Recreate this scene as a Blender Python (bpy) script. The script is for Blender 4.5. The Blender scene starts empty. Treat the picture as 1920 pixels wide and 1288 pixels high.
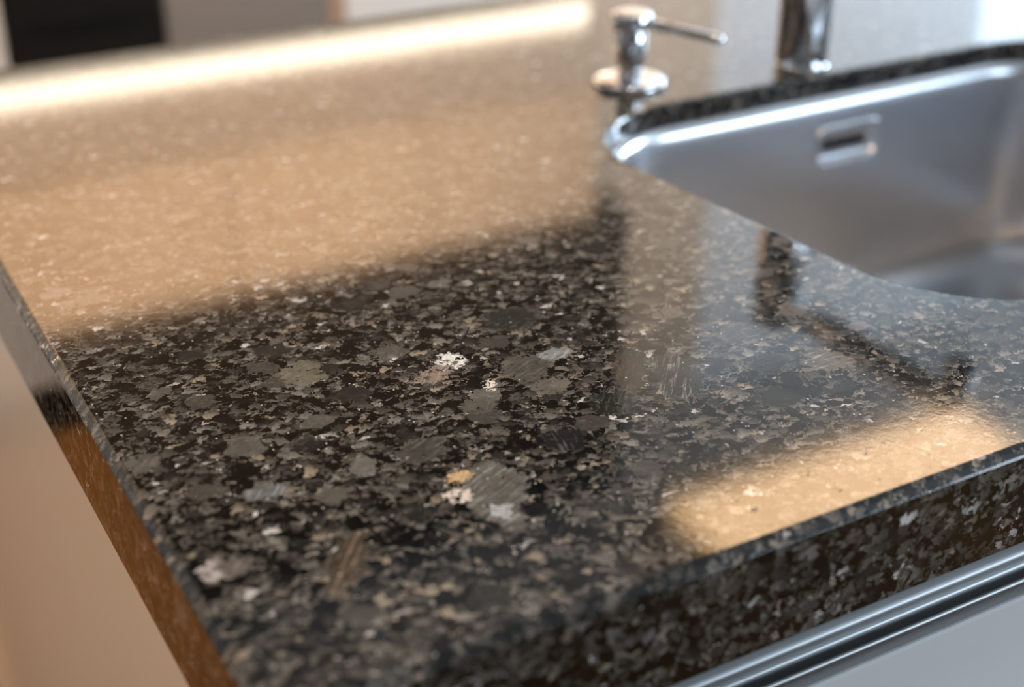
import bpy, bmesh, math, random
from math import sin, cos, pi, radians
from mathutils import Vector, Matrix

random.seed(7)
S = bpy.context.scene
COL = S.collection
ZC = 0.92            # height of the worktop surface above the floor; shapes are given relative to it

# ------------------------------------------------------------------ camera
F_PX = 2662.0
A1 = radians(60.49)
PITCH = radians(27.45)
cam_d = bpy.data.cameras.new('camera')
cam = bpy.data.objects.new('camera', cam_d)
COL.objects.link(cam)
S.camera = cam
cam_d.sensor_width = 36.0
cam_d.lens = F_PX / 1920 * 36.0
cam_d.clip_start = 0.01
_f = Vector((cos(A1) * cos(PITCH), sin(A1) * cos(PITCH), -sin(PITCH)))
_r = Vector((sin(A1), -cos(A1), 0))
_u = _r.cross(_f)
M = Matrix((_r, _u, -_f)).transposed().to_4x4()
M.translation = Vector((0, 0, 0.32 + ZC))
cam.matrix_world = M
cam_d.dof.use_dof = True
cam_d.dof.focus_distance = 0.655
cam_d.dof.aperture_fstop = 3.9
cam_d.dof.aperture_blades = 0

# ------------------------------------------------------------------ world, lights, exposure
S.view_settings.view_transform = 'Standard'
S.view_settings.look = 'None'
S.view_settings.gamma = 1.0
S.view_settings.exposure = 0.0
S.view_settings.use_curve_mapping = False
S.cycles.use_denoising = True
S.cycles.max_bounces = 6
S.cycles.adaptive_threshold = 0.02
S.cycles.sample_clamp_indirect = 6.0
S.cycles.caustics_reflective = False
S.cycles.caustics_refractive = False

world = bpy.data.worlds.new('daylight')
S.world = world
world.use_nodes = True
wn = world.node_tree
wn.nodes['Background'].inputs[0].default_value = (0.62, 0.80, 1.0, 1)
wn.nodes['Background'].inputs[1].default_value = 2.6


def area(name, loc, to, sx, sy, power, col, spread=180):
    l = bpy.data.lights.new(name, 'AREA')
    l.shape = 'RECTANGLE'; l.size = sx; l.size_y = sy
    l.energy = power; l.color = col; l.spread = radians(spread)
    o = bpy.data.objects.new(name, l); COL.objects.link(o)
    o.location = (loc[0], loc[1], loc[2] + ZC)
    d = Vector(to) - Vector(loc)
    o.rotation_euler = d.to_track_quat('-Z', 'Y').to_euler()
    return o


def spot(name, loc, to, power, col, angle, blend=0.6, radius=0.04):
    l = bpy.data.lights.new(name, 'SPOT')
    l.energy = power; l.color = col; l.spot_size = radians(angle); l.spot_blend = blend
    l.shadow_soft_size = radius
    o = bpy.data.objects.new(name, l); COL.objects.link(o)
    o.location = (loc[0], loc[1], loc[2] + ZC)
    d = Vector(to) - Vector(loc)
    o.rotation_euler = d.to_track_quat('-Z', 'Y').to_euler()
    return o


WARM = (1.0, 0.68, 0.42)
COOL = (0.70, 0.85, 1.0)
# daylight through the window behind the camera and the one in the far wall
area('daylight_front_window', (2.9, -2.55, 0.45), (1.6, 0, 0.1), 1.9, 1.3, 66, COOL)
area('daylight_far_window', (3.3, 2.76, 0.85), (3.1, 0, 0.5), 1.1, 1.0, 9, COOL)
area('added_side_daylight', (4.36, 0.9, 0.65), (2.4, 1.6, 0.3), 1.6, 1.2, 215, COOL)  # added side light, brings cool light onto the far wall and worktop
# linear aisle lamp and ceiling spots, added unseen for more light (fittings built below)
area('added_aisle_lamp', (0.40, 1.50, 1.440), (0.40, 2.30, 0.66), 2.0, 0.06, 56, WARM, 95)
SPOTS = [(-0.60, 1.95), (-1.55, 0.55), (0.20, 0.15)]
spot('added_left_spot', (-0.60, 1.95, 1.465), (-0.20, 1.78, -0.92), 150, (1.0, 0.62, 0.34), 38)  # added to brighten the floor mirrored in the left edge
spot('added_end_spot', (-1.55, 0.55, 1.465), (0.10, 0.85, -0.4), 120, (1.0, 0.72, 0.48), 54)  # added to warm the cream end panel
spot('added_worktop_spot', (0.20, 0.15, 1.465), (0.27, 0.60, 0.0), 24, (1.0, 0.92, 0.84), 44)  # added overhead to bring out the granite flakes


# ------------------------------------------------------------------ node helpers
class NT:
    def __init__(s, name):
        s.m = bpy.data.materials.new(name); s.m.use_nodes = True
        s.t = s.m.node_tree; s.n = s.t.nodes; s.l = s.t.links
        s.b = s.n['Principled BSDF']

    def link(s, a, b): s.l.new(a, b)

    def put(s, sock, v):
        if isinstance(v, bpy.types.NodeSocket): s.l.new(v, sock)
        elif v is not None: sock.default_value = v

    def math(s, op, a, b=None, c=None, clamp=False):
        n = s.n.new('ShaderNodeMath'); n.operation = op; n.use_clamp = clamp
        s.put(n.inputs[0], a); s.put(n.inputs[1], b); s.put(n.inputs[2], c)
        return n.outputs[0]

    def vmath(s, op, a, b=None):
        n = s.n.new('ShaderNodeVectorMath'); n.operation = op
        s.put(n.inputs[0], a)
        if op == 'SCALE': s.put(n.inputs[3], b)
        else: s.put(n.inputs[1], b)
        return n.outputs[0] if op != 'LENGTH' else n.outputs[1]

    def noise(s, vec, scale, detail=2, rough=0.5, out='Fac'):
        n = s.n.new('ShaderNodeTexNoise'); n.inputs['Scale'].default_value = scale
        n.inputs['Detail'].default_value = detail; n.inputs['Roughness'].default_value = rough
        s.put(n.inputs['Vector'], vec); return n.outputs[out]

    def voro(s, vec, scale, feature='F1', rnd=1.0):
        n = s.n.new('ShaderNodeTexVoronoi'); n.feature = feature
        n.inputs['Scale'].default_value = scale; n.inputs['Randomness'].default_value = rnd
        s.put(n.inputs['Vector'], vec); return n.outputs

    def ramp(s, fac, stops, interp='LINEAR'):
        n = s.n.new('ShaderNodeValToRGB'); n.color_ramp.interpolation = interp
        e = n.color_ramp.elements
        while len(e) < len(stops): e.new(0.5)
        for k, (p, c) in enumerate(stops):
            e[k].position = p
            e[k].color = (c[0], c[1], c[2], 1) if not isinstance(c, (int, float)) else (c, c, c, 1)
        s.put(n.inputs[0], fac); return n.outputs[0]

    def mix(s, fac, a, b, mode='MIX'):
        n = s.n.new('ShaderNodeMix'); n.data_type = 'RGBA'; n.blend_type = mode
        s.put(n.inputs[0], fac)
        for i, v in ((6, a), (7, b)):
            if isinstance(v, bpy.types.NodeSocket): s.l.new(v, n.inputs[i])
            elif isinstance(v, (int, float)): n.inputs[i].default_value = (v, v, v, 1)
            else: n.inputs[i].default_value = (v[0], v[1], v[2], 1)
        return n.outputs[2]

    def sep(s, v):
        n = s.n.new('ShaderNodeSeparateXYZ'); s.put(n.inputs[0], v); return n.outputs

    def comb(s, x, y, z):
        n = s.n.new('ShaderNodeCombineXYZ')
        for i, v in enumerate((x, y, z)): s.put(n.inputs[i], v)
        return n.outputs[0]

    def coord(s, out='Object'):
        return s.n.new('ShaderNodeTexCoord').outputs[out]

    def smooth(s, v, a, b):
        n = s.n.new('ShaderNodeMapRange'); n.interpolation_type = 'SMOOTHSTEP'
        s.put(n.inputs[0], v); n.inputs[1].default_value = a; n.inputs[2].default_value = b
        n.inputs[3].default_value = 0; n.inputs[4].default_value = 1
        return n.outputs[0]

    def bump(s, h, strength, dist):
        n = s.n.new('ShaderNodeBump'); n.inputs['Strength'].default_value = strength
        n.inputs['Distance'].default_value = dist
        s.put(n.inputs['Height'], h); s.l.new(n.outputs[0], s.b.inputs['Normal'])


def plain(name, col, rough=0.5, metal=0.0, vary=0.04, scale=6.0, **kw):
    t = NT(name)
    n = t.noise(t.coord(), scale, 3)
    f = t.math('MULTIPLY_ADD', n, vary * 2, 1 - vary)
    t.link(t.mix(1.0, (col[0], col[1], col[2]), t.comb(f, f, f), 'MULTIPLY'), t.b.inputs['Base Color'])
    t.b.inputs['Roughness'].default_value = rough
    t.b.inputs['Metallic'].default_value = metal
    for k, v in kw.items(): t.b.inputs[k].default_value = v
    return t.m


def emis(name, col, strength):
    t = NT(name)
    t.b.inputs['Base Color'].default_value = (0.8, 0.8, 0.8, 1)
    t.b.inputs['Emission Color'].default_value = (col[0], col[1], col[2], 1)
    t.b.inputs['Emission Strength'].default_value = strength
    return t.m


# ------------------------------------------------------------------ granite
def granite():
    t = NT('granite')
    co = t.coord()
    # ragged outlines
    n1 = t.noise(co, 210, 3, 0.6, 'Color')
    n2 = t.noise(co, 650, 2, 0.6, 'Color')
    w = t.vmath('ADD', co, t.vmath('SCALE', t.vmath('SUBTRACT', n1, (0.5, 0.5, 0.5)), 0.0075))
    w = t.vmath('ADD', w, t.vmath('SCALE', t.vmath('SUBTRACT', n2, (0.5, 0.5, 0.5)), 0.0022))
    # stretch slightly so the flakes lie along one direction
    ws = t.vmath('MULTIPLY', w, (0.82, 1.12, 1.1))
    vA = t.voro(ws, 168)
    vB = t.voro(ws, 370)
    vC = t.voro(t.vmath('MULTIPLY', w, (0.9, 1.1, 1.0)), 62)
    ra = t.sep(vA['Color']); rb = t.sep(vB['Color']); rc = t.sep(vC['Color'])
    pal = [(0.0, (0.0025, 0.0025, 0.0025)), (0.24, (0.007, 0.0068, 0.0065)), (0.32, (0.032, 0.031, 0.030)),
           (0.46, (0.060, 0.058, 0.054)), (0.66, (0.098, 0.094, 0.087)), (0.83, (0.150, 0.147, 0.142)),
           (0.935, (0.22, 0.195, 0.160)), (0.982, (0.45, 0.45, 0.46))]
    colA = t.ramp(ra[0], pal, 'CONSTANT')
    colB = t.ramp(rb[0], pal, 'CONSTANT')
    colC = t.ramp(rc[0], [(0, (0.022, 0.022, 0.022)), (0.35, (0.065, 0.063, 0.060)), (0.6, (0.105, 0.102, 0.096)),
                          (0.85, (0.15, 0.145, 0.14))], 'CONSTANT')
    # light and shade across each flake, painted as a gradient towards one rim
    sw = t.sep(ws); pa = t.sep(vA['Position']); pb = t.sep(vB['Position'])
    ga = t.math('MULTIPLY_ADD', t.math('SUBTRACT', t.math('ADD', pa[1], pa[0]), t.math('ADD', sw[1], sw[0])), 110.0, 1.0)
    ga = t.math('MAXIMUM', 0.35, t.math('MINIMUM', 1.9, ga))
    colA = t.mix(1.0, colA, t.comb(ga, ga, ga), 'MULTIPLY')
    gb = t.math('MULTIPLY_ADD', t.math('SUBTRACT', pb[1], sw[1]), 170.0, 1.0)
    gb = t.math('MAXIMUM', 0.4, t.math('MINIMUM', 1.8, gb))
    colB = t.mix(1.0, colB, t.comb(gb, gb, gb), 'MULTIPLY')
    # small grains between the large ones
    patch = t.noise(co, 110, 2, 0.6)
    selB = t.smooth(patch, 0.52, 0.54)
    dA = t.voro(ws, 168, 'DISTANCE_TO_EDGE')['Distance']
    seam = t.math('MULTIPLY', t.math('SUBTRACT', 1.0, t.smooth(dA, 0.02, 0.07)), t.smooth(t.noise(co, 210, 2), 0.45, 0.55))
    colA = t.mix(t.math('MULTIPLY', seam, 0.85), colA, (0.006, 0.006, 0.006))
    base = t.mix(selB, colA, colB)
    # black mica matrix running through
    mica = t.smooth(t.noise(w, 125, 3, 0.65), 0.540, 0.560)
    keep = t.math('GREATER_THAN', rb[1], 0.72)
    micaf = t.math('MULTIPLY', mica, t.math('SUBTRACT', 1.0, keep))
    base = t.mix(micaf, base, (0.0045, 0.0042, 0.004))
    # scattered big feldspars with fine striations
    selC = t.math('GREATER_THAN', rc[1], 0.87)
    edge = t.math('LESS_THAN', vC['Distance'], 0.50)
    selC = t.math('MULTIPLY', selC, edge)
    base = t.mix(t.math('MULTIPLY', selC, 0.85), base, colC)
    # soft tone variation within grains
    tone = t.math('MULTIPLY_ADD', t.noise(co, 900, 3, 0.7), 0.9, 0.55)
    tone2 = t.math('MULTIPLY_ADD', t.noise(co, 240, 2, 0.5), 0.8, 0.6)
    tt = t.math('MULTIPLY', tone, tone2)
    base = t.mix(1.0, base, t.comb(tt, tt, tt), 'MULTIPLY')

    # the individual large crystals: x, y, radius x, radius y, turn, dark colour, streak colour, streak angle, streak amount
    CR = [
        (0.296, 0.512, 0.0125, 0.0125, 10, (0.060, 0.060, 0.055), (0.14, 0.14, 0.13), 20, 0.6),
        (0.316, 0.517, 0.0085, 0.0060, -10, (0.16, 0.18, 0.19), (0.42, 0.45, 0.48), 30, 0.7),
        (0.2790, 0.4485, 0.0095, 0.0120, 20, (0.012, 0.012, 0.014), (0.10, 0.10, 0.12), 75, 0.7),
        (0.2340, 0.4260, 0.0135, 0.0230, -20, (0.085, 0.085, 0.080), (0.26, 0.28, 0.29), 15, 0.8),
        (0.1615, 0.4110, 0.0065, 0.0200, -38, (0.050, 0.040, 0.030), (0.16, 0.13, 0.10), 55, 0.9),
        (0.3540, 0.4700, 0.0115, 0.0230, -28, (0.020, 0.022, 0.022), (0.19, 0.20, 0.21), 62, 0.7),
        (0.3370, 0.4830, 0.0075, 0.0180, -28, (0.035, 0.028, 0.022), (0.12, 0.10, 0.08), 62, 0.5),
        (0.3830, 0.4310, 0.0120, 0.0085, -18, (0.022, 0.024, 0.022), (0.05, 0.05, 0.05), 0, 0.2),
        (0.3980, 0.4330, 0.0065, 0.0100, 0, (0.008, 0.009, 0.010), (0.05, 0.05, 0.05), 0, 0.2),
        (0.4000, 0.4580, 0.0120, 0.0100, 0, (0.018, 0.020, 0.019), (0.05, 0.05, 0.05), 0, 0.2),
        (0.4260, 0.4460, 0.0130, 0.0095, -20, (0.10, 0.09, 0.08), (0.26, 0.25, 0.25), -10, 0.9),
        (0.4090, 0.4880, 0.0150, 0.0090, 10, (0.035, 0.036, 0.036), (0.18, 0.19, 0.19), 10, 0.6),
        (0.2020, 0.5580, 0.0110, 0.0110, 0, (0.11, 0.105, 0.085), (0.15, 0.17, 0.16), 30, 0.5),
        (0.2220, 0.4690, 0.0130, 0.0090, 15, (0.045, 0.045, 0.043), (0.14, 0.14, 0.14), 20, 0.6),
        (0.1560, 0.5080, 0.0090, 0.0080, 0, (0.070, 0.068, 0.064), (0.13, 0.13, 0.12), 40, 0.5),
        (0.1520, 0.4720, 0.0080, 0.0060, 0, (0.10, 0.11, 0.12), (0.30, 0.33, 0.37), 40, 0.6),
        (0.1155, 0.4310, 0.0060, 0.0060, 0, (0.28, 0.27, 0.28), (0.40, 0.25, 0.22), 10, 0.6),
        (0.1240, 0.4290, 0.0070, 0.0065, 0, (0.085, 0.080, 0.078), (0.18, 0.17, 0.17), 40, 0.5),
        (0.2980, 0.4900, 0.0100, 0.0070, 0, (0.10, 0.096, 0.086), (0.15, 0.14, 0.13), 40, 0.4),
        (0.2600, 0.4900, 0.0080, 0.0080, 0, (0.075, 0.072, 0.066), (0.13, 0.13, 0.12), 40, 0.4),
        (0.3160, 0.5600, 0.0150, 0.0130, 0, (0.018, 0.021, 0.020), (0.07, 0.08, 0.08), 30, 0.5),
        (0.3150, 0.4640, 0.0130, 0.0100, 30, (0.010, 0.012, 0.011), (0.06, 0.07, 0.06), 50, 0.6),
        (0.1150, 0.5180, 0.0070, 0.0070, 0, (0.075, 0.072, 0.068), (0.15, 0.15, 0.15), 40, 0.4),
        # white feldspar crusts
        (0.2690, 0.5350, 0.0075, 0.0075, 20, (0.55, 0.57, 0.58), (0.75, 0.76, 0.78), 40, 0.6),
        (0.2570, 0.5270, 0.0110, 0.0065, 20, (0.19, 0.155, 0.14), (0.33, 0.30, 0.28), 40, 0.8),
        (0.2740, 0.5060, 0.0022, 0.0060, -20, (0.55, 0.53, 0.50), (0.7, 0.7, 0.7), 40, 0.5),
        (0.2195, 0.4300, 0.0055, 0.0060, 0, (0.52, 0.47, 0.45), (0.65, 0.62, 0.62), 40, 0.5),
        (0.2255, 0.4430, 0.0060, 0.0040, 0, (0.42, 0.30, 0.18), (0.55, 0.42, 0.28), 40, 0.5),
        (0.2290, 0.4120, 0.0050, 0.0050, 0, (0.30, 0.32, 0.36), (0.5, 0.52, 0.56), 40, 0.5),
    ]
    xyz = t.sep(t.vmath('ADD', co, t.vmath('SCALE', t.vmath('SUBTRACT', n1, (0.5, 0.5, 0.5)), 0.0050)))
    fine = t.vmath('SCALE', t.vmath('SUBTRACT', n2, (0.5, 0.5, 0.5)), 0.0030)
    fx = t.sep(fine)
    raw = t.sep(co)
    vD = t.sep(t.voro(t.vmath('ADD', w, fine), 380)['Position'])
    wx = t.sep(w)
    # crystal outlines follow the grain boundaries
    X = t.math('ADD', t.math('MULTIPLY', vD[0], 0.9), t.math('MULTIPLY', xyz[0], 0.1))
    Y = t.math('ADD', t.math('MULTIPLY', vD[1], 0.9), t.math('MULTIPLY', xyz[1], 0.1))
    vE = t.sep(t.voro(t.vmath('ADD', w, fine), 190)['Position'])
    XB = t.math('ADD', t.math('MULTIPLY', vE[0], 0.8), t.math('MULTIPLY', xyz[0], 0.2))
    YB = t.math('ADD', t.math('MULTIPLY', vE[1], 0.8), t.math('MULTIPLY', xyz[1], 0.2))
    STREAK = {}
    rimn = t.noise(co, 400)
    tone_c = t.math('MULTIPLY_ADD', t.noise(w, 130, 4, 0.7), 1.7, 0.15)
    tone_w = t.math('MULTIPLY_ADD', t.noise(w, 420, 2, 0.6), 1.2, 0.42)
    hole_c = t.math('MULTIPLY_ADD', t.smooth(t.noise(w, 190, 3, 0.6), 0.36, 0.42), 0.8, 0.2)
    hole_w = t.smooth(t.noise(w, 330, 2, 0.6), 0.40, 0.44)
    for k, (cx, cy, rx, ry, a, c0, c1, sa, sm) in enumerate(CR):
        a = radians(a); sa = radians(sa)
        big = rx * ry > 1.0e-4 and k < 13
        dx = t.math('SUBTRACT', XB if big else X, cx); dy = t.math('SUBTRACT', YB if big else Y, cy)
        u = t.math('ADD', t.math('MULTIPLY', dx, cos(a) / rx), t.math('MULTIPLY', dy, sin(a) / rx))
        v = t.math('ADD', t.math('MULTIPLY', dx, -sin(a) / ry), t.math('MULTIPLY', dy, cos(a) / ry))
        r2 = t.math('ADD', t.math('MULTIPLY', u, u), t.math('MULTIPLY', v, v))
        m = t.math('SUBTRACT', 1.0, t.smooth(r2, 0.90, 1.08))
        # streaks: noise stretched along one direction, shared by crystals that lie the same way
        qa = round(math.degrees(sa) / 25.0) * 25.0
        if qa not in STREAK:
            sa = radians(qa)
            p = t.math('MULTIPLY', t.math('ADD', t.math('MULTIPLY', raw[0], cos(sa)), t.math('MULTIPLY', raw[1], sin(sa))), 70)
            q = t.math('MULTIPLY', t.math('ADD', t.math('MULTIPLY', raw[0], -sin(sa)), t.math('MULTIPLY', raw[1], cos(sa))), 620)
            STREAK[qa] = t.smooth(t.noise(t.comb(p, q, qa * 0.37), 1.0, 2, 0.6), 0.50, 0.72)
        st = STREAK[qa]
        c = t.mix(t.math('MULTIPLY', st, sm), tuple(v * 1.3 for v in c0), tuple(v * 1.25 for v in c1))
        if rx > 0.009 and c0[0] < 0.2:
            rim = t.math('MULTIPLY', t.smooth(r2, 0.80, 0.88), 0.55)
            c = t.mix(t.math('MULTIPLY', rim, rimn), c, (0.17, 0.17, 0.16))
        tv = tone_c if k < 23 else tone_w
        c = t.mix(1.0, c, t.comb(tv, tv, tv), 'MULTIPLY')
        base = t.mix(t.math('MULTIPLY', m, hole_c if k < 23 else hole_w), base, c)
    base = t.mix(1.0, base, (1.05, 1.0, 0.93), 'MULTIPLY')
    # pin-point glints painted into the base colour as pale dots
    vs = t.voro(co, 420)
    sp = t.math('MULTIPLY', t.math('GREATER_THAN', t.sep(vs['Color'])[2], 0.99), t.math('LESS_THAN', vs['Distance'], 0.20))
    base = t.mix(sp, base, (0.55, 0.53, 0.50))
    t.link(base, t.b.inputs['Base Color'])
    # polish: mica pits are duller
    t.b.inputs['IOR'].default_value = 1.62
    pits = t.math('MULTIPLY', t.smooth(t.noise(w, 260, 2, 0.5), 0.66, 0.70), micaf)
    rg = t.math('MULTIPLY_ADD', t.noise(co, 45, 3), 0.020, 0.048)
    rg = t.math('ADD', rg, t.math('MULTIPLY', pits, 0.20))
    t.link(rg, t.b.inputs['Roughness'])
    hgt = t.math('ADD', t.math('MULTIPLY', t.noise(w, 330, 2, 0.6), 1.0), t.math('MULTIPLY', pits, -2.0))
    t.bump(hgt, 0.22, 0.00008)
    return t.m


def steel(name, col=(0.60, 0.61, 0.63), rough=0.28, axis=0, scale=900, aniso=0.4, vary=0.10):
    t = NT(name)
    s = [14.0, 14.0, 14.0]
    for i in range(3):
        if i != axis: s[i] = scale
    n = t.noise(t.vmath('MULTIPLY', t.coord(), tuple(s)), 1.0, 3, 0.6)
    f = t.math('MULTIPLY_ADD', n, vary, 1 - vary / 2)
    t.link(t.mix(1.0, col, t.comb(f, f, f), 'MULTIPLY'), t.b.inputs['Base Color'])
    t.b.inputs['Metallic'].default_value = 1.0
    t.link(t.math('MULTIPLY_ADD', n, vary * 0.6, rough - vary * 0.3), t.b.inputs['Roughness'])
    t.b.inputs['Anisotropic'].default_value = aniso
    return t.m


def wood(name, ca, cb, plank=0.14, rough=0.35, along=0):
    t = NT(name)
    co = t.coord(); x = t.sep(co)
    u, v = (x[0], x[1]) if along == 0 else (x[1], x[0])
    row = t.math('FLOOR', t.math('DIVIDE', v, plank))
    off = t.math('MULTIPLY', t.math('FRACT', t.math('MULTIPLY', row, 0.618)), 3.1)
    g = t.noise(t.comb(t.math('MULTIPLY', t.math('ADD', u, off), 2.0), t.math('MULTIPLY', v, 34), row), 1.0, 5, 0.6)
    c = t.ramp(g, [(0.3, ca), (0.7, cb)])
    tint = t.math('MULTIPLY_ADD', t.math('FRACT', t.math('MULTIPLY', row, 0.377)), 0.4, 0.8)
    c = t.mix(1.0, c, t.comb(tint, tint, tint), 'MULTIPLY')
    gap = t.math('LESS_THAN', t.math('FRACT', t.math('DIVIDE', v, plank)), 0.015)
    c = t.mix(gap, c, (0.02, 0.01, 0.005))
    t.link(c, t.b.inputs['Base Color'])
    t.b.inputs['Roughness'].default_value = rough
    t.b.inputs['Specular IOR Level'].default_value = 0.1
    return t.m


def tiles(name, col, grout, size, rough=0.3):
    t = NT(name)
    x = t.sep(t.coord())
    gx = t.math('LESS_THAN', t.math('FRACT', t.math('DIVIDE', x[0], size)), 0.012)
    gy = t.math('LESS_THAN', t.math('FRACT', t.math('DIVIDE', x[1], size)), 0.012)
    g = t.math('MAXIMUM', gx, gy)
    n = t.math('MULTIPLY_ADD', t.noise(t.coord(), 5, 4), 0.3, 0.85)
    c = t.mix(1.0, col, t.comb(n, n, n), 'MULTIPLY')
    t.link(t.mix(g, c, grout), t.b.inputs['Base Color'])
    t.b.inputs['Roughness'].default_value = rough
    return t.m


MAT = {
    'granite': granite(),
    'sink': steel('brushed_steel', (0.64, 0.665, 0.70), 0.27, 0, 700, 0.3, 0.02),
    'chrome': plain('chrome', (0.82, 0.83, 0.85), 0.05, 1.0, 0.01),
    'rail': steel('brushed_aluminium', (0.30, 0.31, 0.315), 0.42, 0, 1500, 0.0),
    'front': plain('white_lacquer', (0.86, 0.87, 0.88), 0.28, 0, 0.01),
    'end': plain('cream_lacquer', (0.74, 0.70, 0.66), 0.30, 0, 0.02),
    'carcass': plain('grey_board', (0.25, 0.25, 0.25), 0.6),
    'tan': wood('pale_oak_front', (0.62, 0.475, 0.335), (0.78, 0.62, 0.46), 0.45, 0.45),
    'splash': plain('sand_splashback', (0.70, 0.55, 0.41), 0.5, 0, 0.06, 9),
    'dark': plain('black_front', (0.030, 0.024, 0.019), 0.8, **{'Specular IOR Level': 0.1}),
    'oven': plain('black_glass', (0.006, 0.006, 0.006), 0.12),
    'taupe': plain('taupe_front', (0.18, 0.162, 0.147), 0.45),
    'taupe2': plain('light_taupe_panel', (0.60, 0.48, 0.37), 0.5),
    'copper': wood('oak_side', (0.30, 0.20, 0.145), (0.38, 0.26, 0.19), 0.3, 0.5),
    'white': plain('matt_white', (0.62, 0.615, 0.60), 0.5, 0, 0.02),
    'wall': plain('painted_wall', (0.84, 0.845, 0.85), 0.8, 0, 0.03, 3),
    'wall_taupe': plain('taupe_wall', (0.24, 0.22, 0.205), 0.8, 0, 0.03, 3),
    'ceiling': plain('painted_ceiling', (0.55, 0.535, 0.52), 0.85, 0, 0.02, 3),
    'wood': wood('dark_oak_floor', (0.12, 0.053, 0.014), (0.20, 0.095, 0.027), 0.14, 0.8, 1),
    'tile': tiles('grey_tiles', (0.46, 0.50, 0.53), (0.2, 0.2, 0.2), 0.6),
    'led': emis('led_diffuser', (1.0, 0.84, 0.62), 6.5),
    'lamp': emis('lamp_diffuser', (1.0, 0.60, 0.27), 7.5),
    'added_lens': emis('added_lens_glow', (1.0, 0.72, 0.42), 4),  # glowing face of the added lamps only
    'stone': plain('dark_stone', (0.04, 0.04, 0.04), 0.3, 0, 0.3, 60),
    'black': plain('black_rubber', (0.01, 0.01, 0.01), 0.7),
    'frame': plain('window_frame', (0.75, 0.76, 0.78), 0.4),
    'blind': plain('roller_blind', (0.30, 0.29, 0.28), 0.8),
}


def glass():
    t = NT('window_glass')
    t.n.remove(t.b)
    tr = t.n.new('ShaderNodeBsdfTransparent'); gl = t.n.new('ShaderNodeBsdfGlossy')
    gl.inputs['Roughness'].default_value = 0.02
    lw = t.n.new('ShaderNodeLayerWeight')
    fac = t.math('MULTIPLY_ADD', t.math('POWER', lw.outputs['Facing'], 4.0), 0.5, 0.04)
    mx = t.n.new('ShaderNodeMixShader')
    t.link(fac, mx.inputs[0]); t.link(tr.outputs[0], mx.inputs[1]); t.link(gl.outputs[0], mx.inputs[2])
    t.link(mx.outputs[0], t.n['Material Output'].inputs[0])
    return t.m


MAT['glass'] = glass()


# ------------------------------------------------------------------ mesh helpers
def link(name, bm, mat, parent=None, smooth=False, origin=None):
    bmesh.ops.recalc_face_normals(bm, faces=bm.faces)
    me = bpy.data.meshes.new(name)
    if origin is not None:
        bmesh.ops.translate(bm, verts=bm.verts, vec=-Vector(origin))
    bm.to_mesh(me); bm.free()
    for p in me.polygons: p.use_smooth = smooth
    me.materials.append(MAT[mat])
    o = bpy.data.objects.new(name, me); COL.objects.link(o)
    if origin is not None: o.location = origin
    if parent is not None:
        o.parent = parent
    return o


def empty(name, loc, label, cat, group=None):
    o = bpy.data.objects.new(name, None); COL.objects.link(o)
    o.location = loc; o.empty_display_size = 0.05
    o['label'] = label; o['category'] = cat
    if group: o['group'] = group
    return o


def tag(o, label, cat, group=None):
    o['label'] = label; o['category'] = cat
    if group: o['group'] = group
    return o


def struct(name, bm, mat):
    o = link(name, bm, mat); o['kind'] = 'structure'; return o


def box(bm, a, b, bev=0.0, seg=2):
    r = bmesh.ops.create_cube(bm, size=1.0)
    vs = r['verts']
    for v in vs:
        v.co = Vector([(a[i] + b[i]) / 2 + v.co[i] * (b[i] - a[i]) for i in range(3)])
    if bev > 0:
        es = list({e for v in vs for e in v.link_edges})
        bmesh.ops.bevel(bm, geom=es, offset=bev, segments=seg, affect='EDGES', profile=0.5)
    return bm


def bx(a, b, bev=0.0, seg=2):
    return box(bmesh.new(), a, b, bev, seg)


def lathe(bm, prof, c, n=48, axis='Z'):
    rings = []
    for (r, z) in prof:
        ring = []
        for i in range(n):
            a = 2 * pi * i / n
            if axis == 'Z': p = (c[0] + r * cos(a), c[1] + r * sin(a), c[2] + z)
            elif axis == 'Y': p = (c[0] + r * cos(a), c[1] + z, c[2] + r * sin(a))
            ring.append(bm.verts.new(p))
        rings.append(ring)
    for k in range(len(rings) - 1):
        for i in range(n):
            j = (i + 1) % n
            bm.faces.new((rings[k][i], rings[k][j], rings[k + 1][j], rings[k + 1][i]))
    bm.faces.new(list(reversed(rings[0]))); bm.faces.new(rings[-1])
    return bm


def tube(bm, pts, rad, n=20, cap=True):
    pts = [Vector(p) for p in pts]
    rings = []
    up = Vector((0, 0, 1))
    prev = None
    for k, p in enumerate(pts):
        d = (pts[min(k + 1, len(pts) - 1)] - pts[max(k - 1, 0)]).normalized()
        if prev is None:
            s = d.cross(up)
            if s.length < 0.1: s = d.cross(Vector((1, 0, 0)))
            s.normalize()
        else:
            s = (prev - d * prev.dot(d)).normalized()
        prev = s
        t = d.cross(s)
        r = rad[k] if isinstance(rad, (list, tuple)) else rad
        rings.append([bm.verts.new(p + (s * cos(2 * pi * i / n) + t * sin(2 * pi * i / n)) * r) for i in range(n)])
    for k in range(len(rings) - 1):
        for i in range(n):
            j = (i + 1) % n
            bm.faces.new((rings[k][i], rings[k][j], rings[k + 1][j], rings[k + 1][i]))
    if cap:
        bm.faces.new(list(reversed(rings[0]))); bm.faces.new(rings[-1])
    return bm


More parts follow.
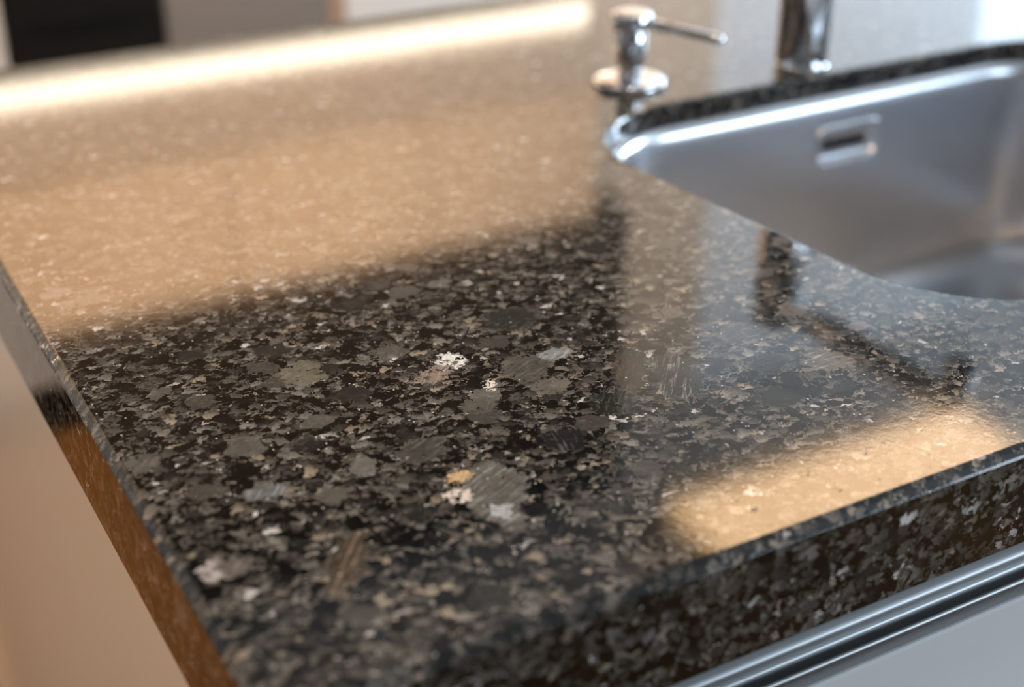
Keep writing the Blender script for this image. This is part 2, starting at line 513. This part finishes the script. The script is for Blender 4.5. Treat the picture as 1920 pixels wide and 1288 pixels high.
def rpoly(vs, rads, off=0.0, seg=20):
    """rounded polygon (counter-clockwise corners) moved inward by off"""
    n = len(vs); P = [Vector(v) for v in vs]
    lines = []
    for i in range(n):
        a, b = P[i], P[(i + 1) % n]
        d = (b - a).normalized(); nr = Vector((-d.y, d.x))
        lines.append((a + nr * off, d))
    out = []
    for i in range(n):
        a0, d0 = lines[i - 1]; a1, d1 = lines[i]
        cr = d0.x * d1.y - d0.y * d1.x
        tt = ((a1 - a0).x * d1.y - (a1 - a0).y * d1.x) / cr
        c = a0 + d0 * tt
        r = max(rads[i] - off, 0.0004)
        ang = math.acos(max(-1, min(1, d0.dot(d1))))
        tl = r * math.tan(ang / 2)
        st = c - d0 * tl
        ctr = st + Vector((-d0.y, d0.x)) * r
        a_s = math.atan2(st.y - ctr.y, st.x - ctr.x)
        for k in range(seg + 1):
            aa = a_s + ang * k / seg
            out.append((ctr.x + r * cos(aa), ctr.y + r * sin(aa)))
    return out


def ring(bm, pts, z):
    return [bm.verts.new((p[0], p[1], z(p) if callable(z) else z)) for p in pts]


def bridge(bm, a, b):
    n = len(a)
    for i in range(n):
        j = (i + 1) % n
        bm.faces.new((a[i], a[j], b[j], b[i]))


def fill_between(bm, a, b):
    es = []
    for loop in (a, b):
        for i in range(len(loop)):
            v, w = loop[i], loop[(i + 1) % len(loop)]
            e = bm.edges.get((v, w)) or bm.edges.new((v, w))
            es.append(e)
    bmesh.ops.triangle_fill(bm, edges=es, use_beauty=True, use_dissolve=False)


# ------------------------------------------------------------------ room shell
ZF, ZT = -ZC, 1.50
X0, X1, Y0, Y1 = -2.2, 4.2, -2.4, 2.6


def wall_with_hole(name, plane, at, u0, u1, holes, thick, mat='wall'):
    """wall across x (plane 'Y') with rectangular openings"""
    bm = bmesh.new()
    xs = sorted({u0, u1} | {h[0] for h in holes} | {h[1] for h in holes})
    for i in range(len(xs) - 1):
        xa, xb = xs[i], xs[i + 1]
        hs = [h for h in holes if h[0] <= xa + 1e-6 and h[1] >= xb - 1e-6]
        segs = [(ZF, ZT)] if not hs else [(ZF, hs[0][2]), (hs[0][3], ZT)]
        for za, zb in segs:
            box(bm, (xa, min(at, at + thick), za), (xb, max(at, at + thick), zb))
    return struct(name, bm, mat)


W1 = (2.86, 3.85, 0.30, 1.49)
W2 = (1.9, 3.9, -0.25, 1.10)
struct('floor', bx((X0, Y0, ZF - 0.05), (X1, 2.20, ZF)), 'wood')
struct('floor', bx((X0, 2.20, ZF - 0.05), (X1, Y1, ZF)), 'tile')
struct('ceiling', bx((X0, Y0, ZT), (X1, Y1, ZT + 0.05)), 'ceiling')
wall_with_hole('wall_far', 'Y', Y1, X0, X1, [W1], 0.12)
wall_with_hole('wall_front', 'Y', Y0, X0, X1, [W2], -0.12, 'wall_taupe')
struct('wall_left', bx((X0 - 0.1, Y0, ZF), (X0, Y1, ZT)), 'wall_taupe')
bm = bmesh.new()
box(bm, (X1, Y0, ZF), (X1 + 0.1, 0.1, ZT)); box(bm, (X1, 1.7, ZF), (X1 + 0.1, Y1, ZT))
box(bm, (X1, 0.1, ZF), (X1 + 0.1, 1.7, 0.05)); box(bm, (X1, 0.1, 1.25), (X1 + 0.1, 1.7, ZT))
struct('wall_right', bm, 'wall')
bm = bmesh.new()
xa, xb = X1 + 0.02, X1 + 0.08
box(bm, (xa, 0.1, 0.05), (xb, 0.15, 1.25)); box(bm, (xa, 1.65, 0.05), (xb, 1.7, 1.25))
box(bm, (xa, 0.15, 0.05), (xb, 1.65, 0.10)); box(bm, (xa, 0.15, 1.20), (xb, 1.65, 1.25))
w3 = struct('added_window', bm, 'frame')  # unseen window added as the source of the cool side light
link('pane', bx((X1 + 0.047, 0.15, 0.10), (X1 + 0.053, 1.65, 1.20)), 'glass', w3)


def window(name, w, y, depth):
    fw = 0.05
    bm = bmesh.new()
    ya, yb = sorted((y, y + depth))
    box(bm, (w[0], ya, w[2]), (w[0] + fw, yb, w[3])); box(bm, (w[1] - fw, ya, w[2]), (w[1], yb, w[3]))
    box(bm, (w[0] + fw, ya, w[2]), (w[1] - fw, yb, w[2] + fw)); box(bm, (w[0] + fw, ya, w[3] - fw), (w[1] - fw, yb, w[3]))
    o = struct(name, bm, 'frame')
    ym = (ya + yb) / 2
    link('pane', bx((w[0] + fw, ym - 0.003, w[2] + fw), (w[1] - fw, ym + 0.003, w[3] - fw)), 'glass', o)
    return o


window('window_1', W1, Y1 + 0.02, 0.06)
window('window_2', W2, Y0 - 0.02, -0.06)

# ------------------------------------------------------------------ granite worktop
CX0, CX1, CY0, CY1 = 0.103, 2.60, 0.343, 1.142
OUT = [(CX0, CY0), (CX1, CY0), (CX1, CY1), (CX0, CY1)]
ORAD = [0.004, 0.004, 0.006, 0.006]
HOLE = [(0.4868, 0.808), (0.519, 0.4395), (0.992, 0.4395), (0.992, 0.808)]
HRAD = [0.089, 0.092, 0.092, 0.085]


def zb(p):
    x, y = p
    k = min(1.0, max(0.0, (x - CX0) / 0.04))
    return -0.0575 + 0.0155 * k


def build_worktop():
    bm = bmesh.new()
    prof = [(0.0047, 0.0), (0.0040, -0.0003), (0.0022, -0.0018), (0.0007, -0.0036), (0.0, -0.0047)]
    loops = [ring(bm, rpoly(OUT, [r + 0.005 for r in ORAD], o, 6), z) for o, z in prof]
    base = rpoly(OUT, [r + 0.005 for r in ORAD], 0.0, 6)
    loops.append(ring(bm, base, zb))
    inn = rpoly(OUT, [0.05] * 4, 0.04, 6)
    loops.append(ring(bm, inn, lambda p: zb((p[0], p[1]))))
    loops.append(ring(bm, inn, -0.0165))
    for a, b in zip(loops[:-1], loops[1:]): bridge(bm, a, b)
    hp = [(-0.0025, 0.0), (-0.0016, -0.0003), (-0.0006, -0.0010), (0.0, -0.0022), (0.0, -0.0150), (-0.0008, -0.0165)]
    hl = [ring(bm, rpoly(HOLE, HRAD, o, 22), z) for o, z in hp]
    for a, b in zip(hl[:-1], hl[1:]): bridge(bm, a, b)
    fill_between(bm, loops[0], hl[0])
    fill_between(bm, loops[-1], hl[-1])
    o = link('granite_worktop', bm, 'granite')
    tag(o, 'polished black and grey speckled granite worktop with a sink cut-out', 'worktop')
    return o


worktop = build_worktop()

# ------------------------------------------------------------------ sink
sink = empty('kitchen_sink', (0.74, 0.62, -0.0165), 'brushed stainless steel sink set under the granite worktop', 'sink')
bm = bmesh.new()
bowl = [(-0.020, -0.0170), (-0.003, -0.0170), (0.0000, -0.0171), (0.0022, -0.0178), (0.0042, -0.0196), (0.0056, -0.0225),
        (0.0064, -0.0265), (0.0070, -0.032), (0.0085, -0.06), (0.0105, -0.10), (0.0125, -0.14), (0.0150, -0.158), (0.0190, -0.171),
        (0.0260, -0.181), (0.0360, -0.187), (0.0500, -0.1895), (0.0700, -0.1900)]
lp = [ring(bm, rpoly(HOLE, [r + 0.004 for r in HRAD], o, 22), z) for o, z in bowl]
for a, b in zip(lp[:-1], lp[1:]): bridge(bm, a, b)
bm.faces.new(lp[-1])
b_o = link('bowl', bm, 'sink', smooth=True)
sd = b_o.modifiers.new('thickness', 'SOLIDIFY'); sd.thickness = 0.0012; sd.offset = 1 if False else -1
b_o.parent = sink; b_o.matrix_parent_inverse = Matrix.Translation(-sink.location)


def child(o, parent):
    o.parent = parent
    o.matrix_parent_inverse = Matrix.Translation(-Vector(parent.location))
    return o


MAT['slot'] = plain('dark_slot', (0.03, 0.03, 0.032), 0.4, 0.6)


# overflow pressed into the rear wall of the bowl: a real opening with a shallow dish behind it
def overflow():
    c = Vector((0.7555, 0.7990, -0.0550))
    W, H, RR = 0.0300, 0.0150, 0.0085

    def lp3(bm, off, y):
        pts = rpoly([(-W, -H), (W, -H), (W, H), (-W, H)], [RR] * 4, off, 10)
        return [bm.verts.new((c.x + p[0], y, c.z + p[1])) for p in pts]
    bm = bmesh.new()
    a = lp3(bm, 0, 0.780); b = lp3(bm, 0, 0.820)
    bridge(bm, a, b); bm.faces.new(a); bm.faces.new(list(reversed(b)))
    cut = link('cut', bm, 'sink')
    bo = b_o.modifiers.new('opening', 'BOOLEAN'); bo.object = cut; bo.operation = 'DIFFERENCE'; bo.solver = 'EXACT'
    bpy.context.view_layer.update()
    me = bpy.data.meshes.new_from_object(b_o.evaluated_get(bpy.context.evaluated_depsgraph_get()))
    b_o.modifiers.clear(); b_o.data = me
    bpy.data.objects.remove(cut)
    b_o.modifiers.new('edges', 'EDGE_SPLIT').split_angle = radians(35)
    bm = bmesh.new()
    yw = 0.7975
    prof = [(-0.0022, yw + 0.0004), (-0.0016, yw - 0.0011), (-0.0004, yw - 0.0016), (0.0006, yw - 0.0010), (0.0014, yw + 0.0010),
            (0.0026, yw + 0.0035), (0.0045, yw + 0.0048), (0.0060, yw + 0.0050)]
    loops = [lp3(bm, o, y) for o, y in prof]
    for a, b in zip(loops[:-1], loops[1:]): bridge(bm, a, b)
    bm.faces.new(loops[-1])
    child(link('overflow_dish', bm, 'sink', smooth=True), sink)
    bm = bx((c.x - 0.0215, yw + 0.0042, c.z - 0.0052), (c.x + 0.0215, yw + 0.0049, c.z + 0.0030), 0.0003, 1)
    child(link('overflow_slot', bm, 'slot'), sink)


MAT['chrome_soft'] = plain('satin_chrome', (0.66, 0.67, 0.69), 0.2, 1.0, 0.01)
overflow()
bm = bmesh.new()
lathe(bm, [(0.045, 0.0), (0.0445, 0.002), (0.040, 0.0025), (0.037, 0.0008), (0.020, 0.0010), (0.018, 0.004), (0.004, 0.006), (0.003, 0.012), (0.001, 0.0125)],
      (0.745, 0.60, -0.1898))
child(link('drain_strainer', bm, 'chrome_soft', smooth=True), sink)

# ------------------------------------------------------------------ soap dispenser
dc = Vector((0.589, 0.861, 0.0))
disp = empty('soap_dispenser', dc, 'small polished chrome soap dispenser with a thin side spout left of the tap', 'soap dispenser')
bm = lathe(bmesh.new(), [(0.0265, 0.0), (0.0275, 0.0008), (0.0275, 0.0036), (0.0265, 0.0052), (0.0235, 0.0060), (0.012, 0.0062)], dc)
child(link('base_ring', bm, 'chrome', smooth=True), disp)
bm = lathe(bmesh.new(), [(0.0095, 0.0055), (0.0098, 0.0140), (0.0108, 0.0190), (0.0118, 0.0235), (0.0118, 0.0425), (0.0112, 0.0435)], dc)
child(link('body', bm, 'chrome', smooth=True), disp)
bm = lathe(bmesh.new(), [(0.0118, 0.0430), (0.0148, 0.0435), (0.0155, 0.0445), (0.0155, 0.0535), (0.0145, 0.0550), (0.010, 0.0556)], dc)
child(link('pump_cap', bm, 'chrome', smooth=True), disp)
tip = Vector((0.6215, 0.797, 0.0455))
d = (tip - (dc + Vector((0, 0, 0.0490)))).normalized()
st = dc + Vector((0, 0, 0.0490)) + d * 0.010
pts = [st, st + (tip - st) * 0.5, tip - d * 0.004, tip, tip + Vector((0, 0, -0.003)) + d * 0.001]
bm = tube(bmesh.new(), pts, [0.0044, 0.0038, 0.0036, 0.0038, 0.0030], 20)
child(link('spout', bm, 'chrome', smooth=True), disp)

# ------------------------------------------------------------------ tap
fc = Vector((0.730, 0.832, 0.0))
tap = empty('kitchen_tap', fc, 'tall chrome kitchen tap standing behind the steel sink', 'tap')
bm = lathe(bmesh.new(), [(0.0208, 0.0), (0.0208, 0.0045), (0.0206, 0.0052)], fc)
child(link('base_ring', bm, 'chrome', smooth=True), tap)
bm = lathe(bmesh.new(), [(0.0205, 0.005), (0.0205, 0.218), (0.0195, 0.2205), (0.017, 0.2215)], fc)
child(link('body', bm, 'chrome', smooth=True), tap)
bm = tube(bmesh.new(), [fc + Vector((0, -0.012, 0.200)), fc + Vector((0, -0.10, 0.200)), fc + Vector((0, -0.185, 0.199)),
                        fc + Vector((0, -0.196, 0.197)), fc + Vector((0, -0.202, 0.190)), fc + Vector((0, -0.203, 0.172))],
          [0.013, 0.013, 0.013, 0.0129, 0.0125, 0.012], 28)
child(link('spout', bm, 'chrome', smooth=True), tap)
bm = lathe(bmesh.new(), [(0.0112, -0.004), (0.0105, 0.0)], fc + Vector((0, -0.203, 0.172)))
child(link('aerator', bm, 'black', smooth=True), tap)
bm = tube(bmesh.new(), [fc + Vector((0.018, 0, 0.15)), fc + Vector((0.040, 0, 0.15)), fc + Vector((0.085, 0, 0.165))], [0.0125, 0.0120, 0.004], 20)
child(link('lever', bm, 'chrome', smooth=True), tap)

# ------------------------------------------------------------------ peninsula base
pen = empty('kitchen_peninsula', (1.36, 0.74, ZF), 'white lacquered peninsula cabinet under the granite worktop', 'cabinet')
bm = bmesh.new()
box(bm, (0.13, 0.44, ZF + 0.10), (2.585, 1.10, -0.30))
box(bm, (0.13, 0.44, -0.30), (0.46, 1.10, -0.0585))
box(bm, (1.03, 0.44, -0.30), (2.585, 1.10, -0.043))
child(link('carcass', bm, 'carcass'), pen)
child(link('end_panel', bx((0.112, 0.356, ZF + 0.02), (0.130, 1.46, -0.0585), 0.001), 'end'), pen)
child(link('plinth', bx((0.16, 0.46, ZF), (2.56, 1.08, ZF + 0.10)), 'rail'), pen)
# recessed aluminium grip rail under the worktop edge
prof = [(0.4000, -0.0425), (0.3990, -0.0510), (0.3900, -0.0587), (0.3800, -0.0671), (0.3720, -0.0737), (0.3695, -0.0758), (0.3670, -0.0779),
        (0.3645, -0.0800), (0.3634, -0.0811), (0.3629, -0.0820), (0.3627, -0.0832), (0.3627, -0.0855), (0.3626, -0.0870),
        (0.3620, -0.0884), (0.3600, -0.0892), (0.3575, -0.0894), (0.3564, -0.0897), (0.3556, -0.0904), (0.3553, -0.0918), (0.3560, -0.0936),
        (0.3580, -0.0945), (0.3600, -0.0948), (0.4000, -0.0960)]
bm = bmesh.new()
xa, xb = 0.148, 2.585
A = [bm.verts.new((xa, y, z)) for y, z in prof]; B = [bm.verts.new((xb, y, z)) for y, z in prof]
n = len(prof)
for i in range(n):
    j = (i + 1) % n
    bm.faces.new((A[i], A[j], B[j], B[i]))
bm.faces.new(A); bm.faces.new(list(reversed(B)))
rl = child(link('grip_rail', bm, 'rail', smooth=True), pen)
rl.modifiers.new('es', 'EDGE_SPLIT').split_angle = radians(50)
rl['label'] = 'brushed aluminium grip rail'
bm = bmesh.new()
for (xa, xb) in ((0.1315, 0.7300), (0.7330, 1.3300), (1.3330, 1.9300), (1.9330, 2.5850)):
    dr = child(link('drawer_front', bx((xa, 0.3535, -0.40), (xb, 0.3720, -0.0985), 0.0018, 3), 'front', smooth=False), pen)
    child(link('drawer_front', bx((xa, 0.3535, -0.795), (xb, 0.3720, -0.404), 0.0018, 3), 'front'), pen)

# ------------------------------------------------------------------ far kitchen run (out of focus)
FY = 2.15


def base_unit(name, x0, x1, mat, label, cat, y=FY, z1=-0.04, kind='door', parts=True):
    r = empty(name, ((x0 + x1) / 2, 2.3, ZF), label, cat)
    child(link('carcass', bx((x0 + 0.001, y + 0.02, ZF + 0.1), (x1 - 0.001, 2.57, z1)), 'carcass'), r)
    child(link('plinth', bx((x0, y + 0.05, ZF), (x1, 2.55, ZF + 0.098)), 'dark'), r)
    return r


# wide white unit at the left
r = base_unit('base_cabinet', -1.6, 0.364, 'white', 'white base cabinet far behind, left of the black oven', 'cabinet')
child(link('door', bx((-1.598, FY, ZF + 0.1), (-0.63, FY + 0.019, -0.045), 0.002), 'white'), r)
child(link('door', bx((-0.627, FY, ZF + 0.1), (0.3625, FY + 0.019, -0.045), 0.002), 'white'), r)
# black oven
r = base_unit('oven', 0.366, 0.602, 'oven', 'black built-in oven far behind the worktop, beside the taupe cabinet', 'oven')
child(link('glass_door', bx((0.368, FY - 0.004, -0.70), (0.600, FY + 0.019, -0.12), 0.002), 'oven'), r)
child(link('control_panel', bx((0.368, FY, -0.116), (0.600, FY + 0.019, -0.045), 0.002), 'oven'), r)
h = child(link('handle', tube(bmesh.new(), [(0.396, FY - 0.004, -0.16), (0.396, FY - 0.035, -0.16), (0.572, FY - 0.035, -0.16), (0.572, FY - 0.004, -0.16)], 0.005, 12), 'oven', smooth=True), r)
# taupe unit with an oak side strip
r = base_unit('base_cabinet', 0.604, 0.901, 'taupe', 'taupe base cabinet far behind, right of the black oven', 'cabinet')
child(link('door', bx((0.605, FY, ZF + 0.1), (0.876, FY + 0.019, -0.045), 0.002), 'taupe'), r)
sp = child(link('side_strip', bx((0.8765, FY - 0.001, ZF + 0.1), (0.901, FY + 0.018, -0.045), 0.001), 'copper'), r)
sp['label'] = 'orange-brown wooden strip'
# white unit
r = base_unit('base_cabinet', 0.903, 2.4, 'white', 'bright white base cabinet far behind, right of the taupe cabinet', 'cabinet')
child(link('door', bx((0.904, FY, ZF + 0.1), (1.618, FY + 0.019, -0.045), 0.002), 'white'), r)
child(link('door', bx((1.621, FY, ZF + 0.1), (2.399, FY + 0.019, -0.045), 0.002), 'white'), r)
tag(link('rear_worktop', bx((-1.6, FY - 0.02, -0.04), (2.42, 2.573, 0.0), 0.002), 'stone'), 'dark worktop on the far base cabinets, reflected in the granite', 'worktop')
tag(link('splashback', bx((-0.45, 2.575, 0.0), (2.0, 2.598, 1.49)), 'splash'), 'sand coloured splashback panel reflected along the granite', 'splashback')

XL = -0.45
# wall cabinets: pale oak row with an LED bar, black row above
r = empty('wall_cabinet', (0.0, 2.45, 0.40), 'pale oak wall cabinets reflected as the tan glow in the granite', 'cabinet')
child(link('carcass', bx((XL, 2.32, 0.40), (1.50, 2.573, 0.80)), 'tan'), r)
for xa, xb in ((XL, -0.053), (-0.050, 0.723), (0.726, 1.50)):
    child(link('door', bx((xa, 2.30, 0.525), (xb, 2.319, 0.80), 0.002), 'tan'), r)
child(link('lower_panel', bx((XL, 2.301, 0.403), (1.50, 2.319, 0.522), 0.002), 'taupe2'), r)
r = empty('wall_cabinet', (0.0, 2.45, 0.81), 'black upper wall cabinets reflected as the dark area in the granite', 'cabinet')
child(link('carcass', bx((XL, 2.32, 0.802), (1.585, 2.573, ZT - 0.001)), 'dark'), r)
for xa, xb in ((XL, -0.053), (-0.050, 0.723), (0.726, 1.585)):
    child(link('door', bx((xa, 2.30, 0.802), (xb, 2.319, ZT - 0.002), 0.002), 'dark'), r)
r = empty('light_bar', (0.0, 2.31, 0.363), 'warm glowing LED light bar under the far wall cabinets', 'light')
bm = bx((XL, 2.315, 0.360), (1.48, 2.335, 0.400))
child(link('housing', bm, 'frame'), r)
child(link('diffuser', bx((XL + 0.01, 2.300, 0.3600), (1.475, 2.3149, 0.394), 0.006, 3), 'led'), r)

# ceiling lamp above the aisle
r = empty('ceiling_lamp', (2.05, 2.03, ZT), 'long warm ceiling lamp reflected as the golden patch in the granite', 'lamp')
child(link('housing', bx((1.58, 1.84, 1.462), (2.48, 2.13, ZT), 0.004), 'frame'), r)
child(link('diffuser', bx((1.59, 1.85, 1.448), (2.47, 2.12, 1.4615), 0.004), 'lamp'), r)
SPOT_LABELS = ['added ceiling spot lighting the floor left of the aisle', 'added ceiling spot lighting the end panel, nearest the left wall',
               'added ceiling spot directly above the granite worktop']
r = empty('ceiling_lamp', (0.40, 1.50, ZT), 'added unseen linear lamp along the aisle, left of the golden lamp', 'lamp')
child(link('housing', bx((-0.62, 1.465, 1.450), (1.42, 1.535, ZT), 0.003), 'frame'), r)  # unseen fitting for the added light on the oak fronts
child(link('diffuser', bx((-0.61, 1.475, 1.442), (1.41, 1.525, 1.4495), 0.002), 'added_lens'), r)
for i, (x, y) in enumerate(SPOTS):  # unseen fittings for the added spot lights
    r = empty('added_ceiling_spot', (x, y, ZT), SPOT_LABELS[i], 'lamp', 'added ceiling spots')
    child(link('ring', lathe(bmesh.new(), [(0.045, 0.0), (0.045, -0.006), (0.034, -0.008), (0.034, 0.0)], (x, y, ZT), 32), 'frame', smooth=True), r)
    child(link('lens', lathe(bmesh.new(), [(0.0335, 0.0), (0.0335, -0.003)], (x, y, ZT), 32), 'added_lens'), r)

# ------------------------------------------------------------------ lift everything so that the floor is at z = 0
for o in list(COL.objects):
    if o.parent is None and o.type in {'MESH', 'EMPTY'}:
        o.location.z += ZC
bpy.context.view_layer.update()
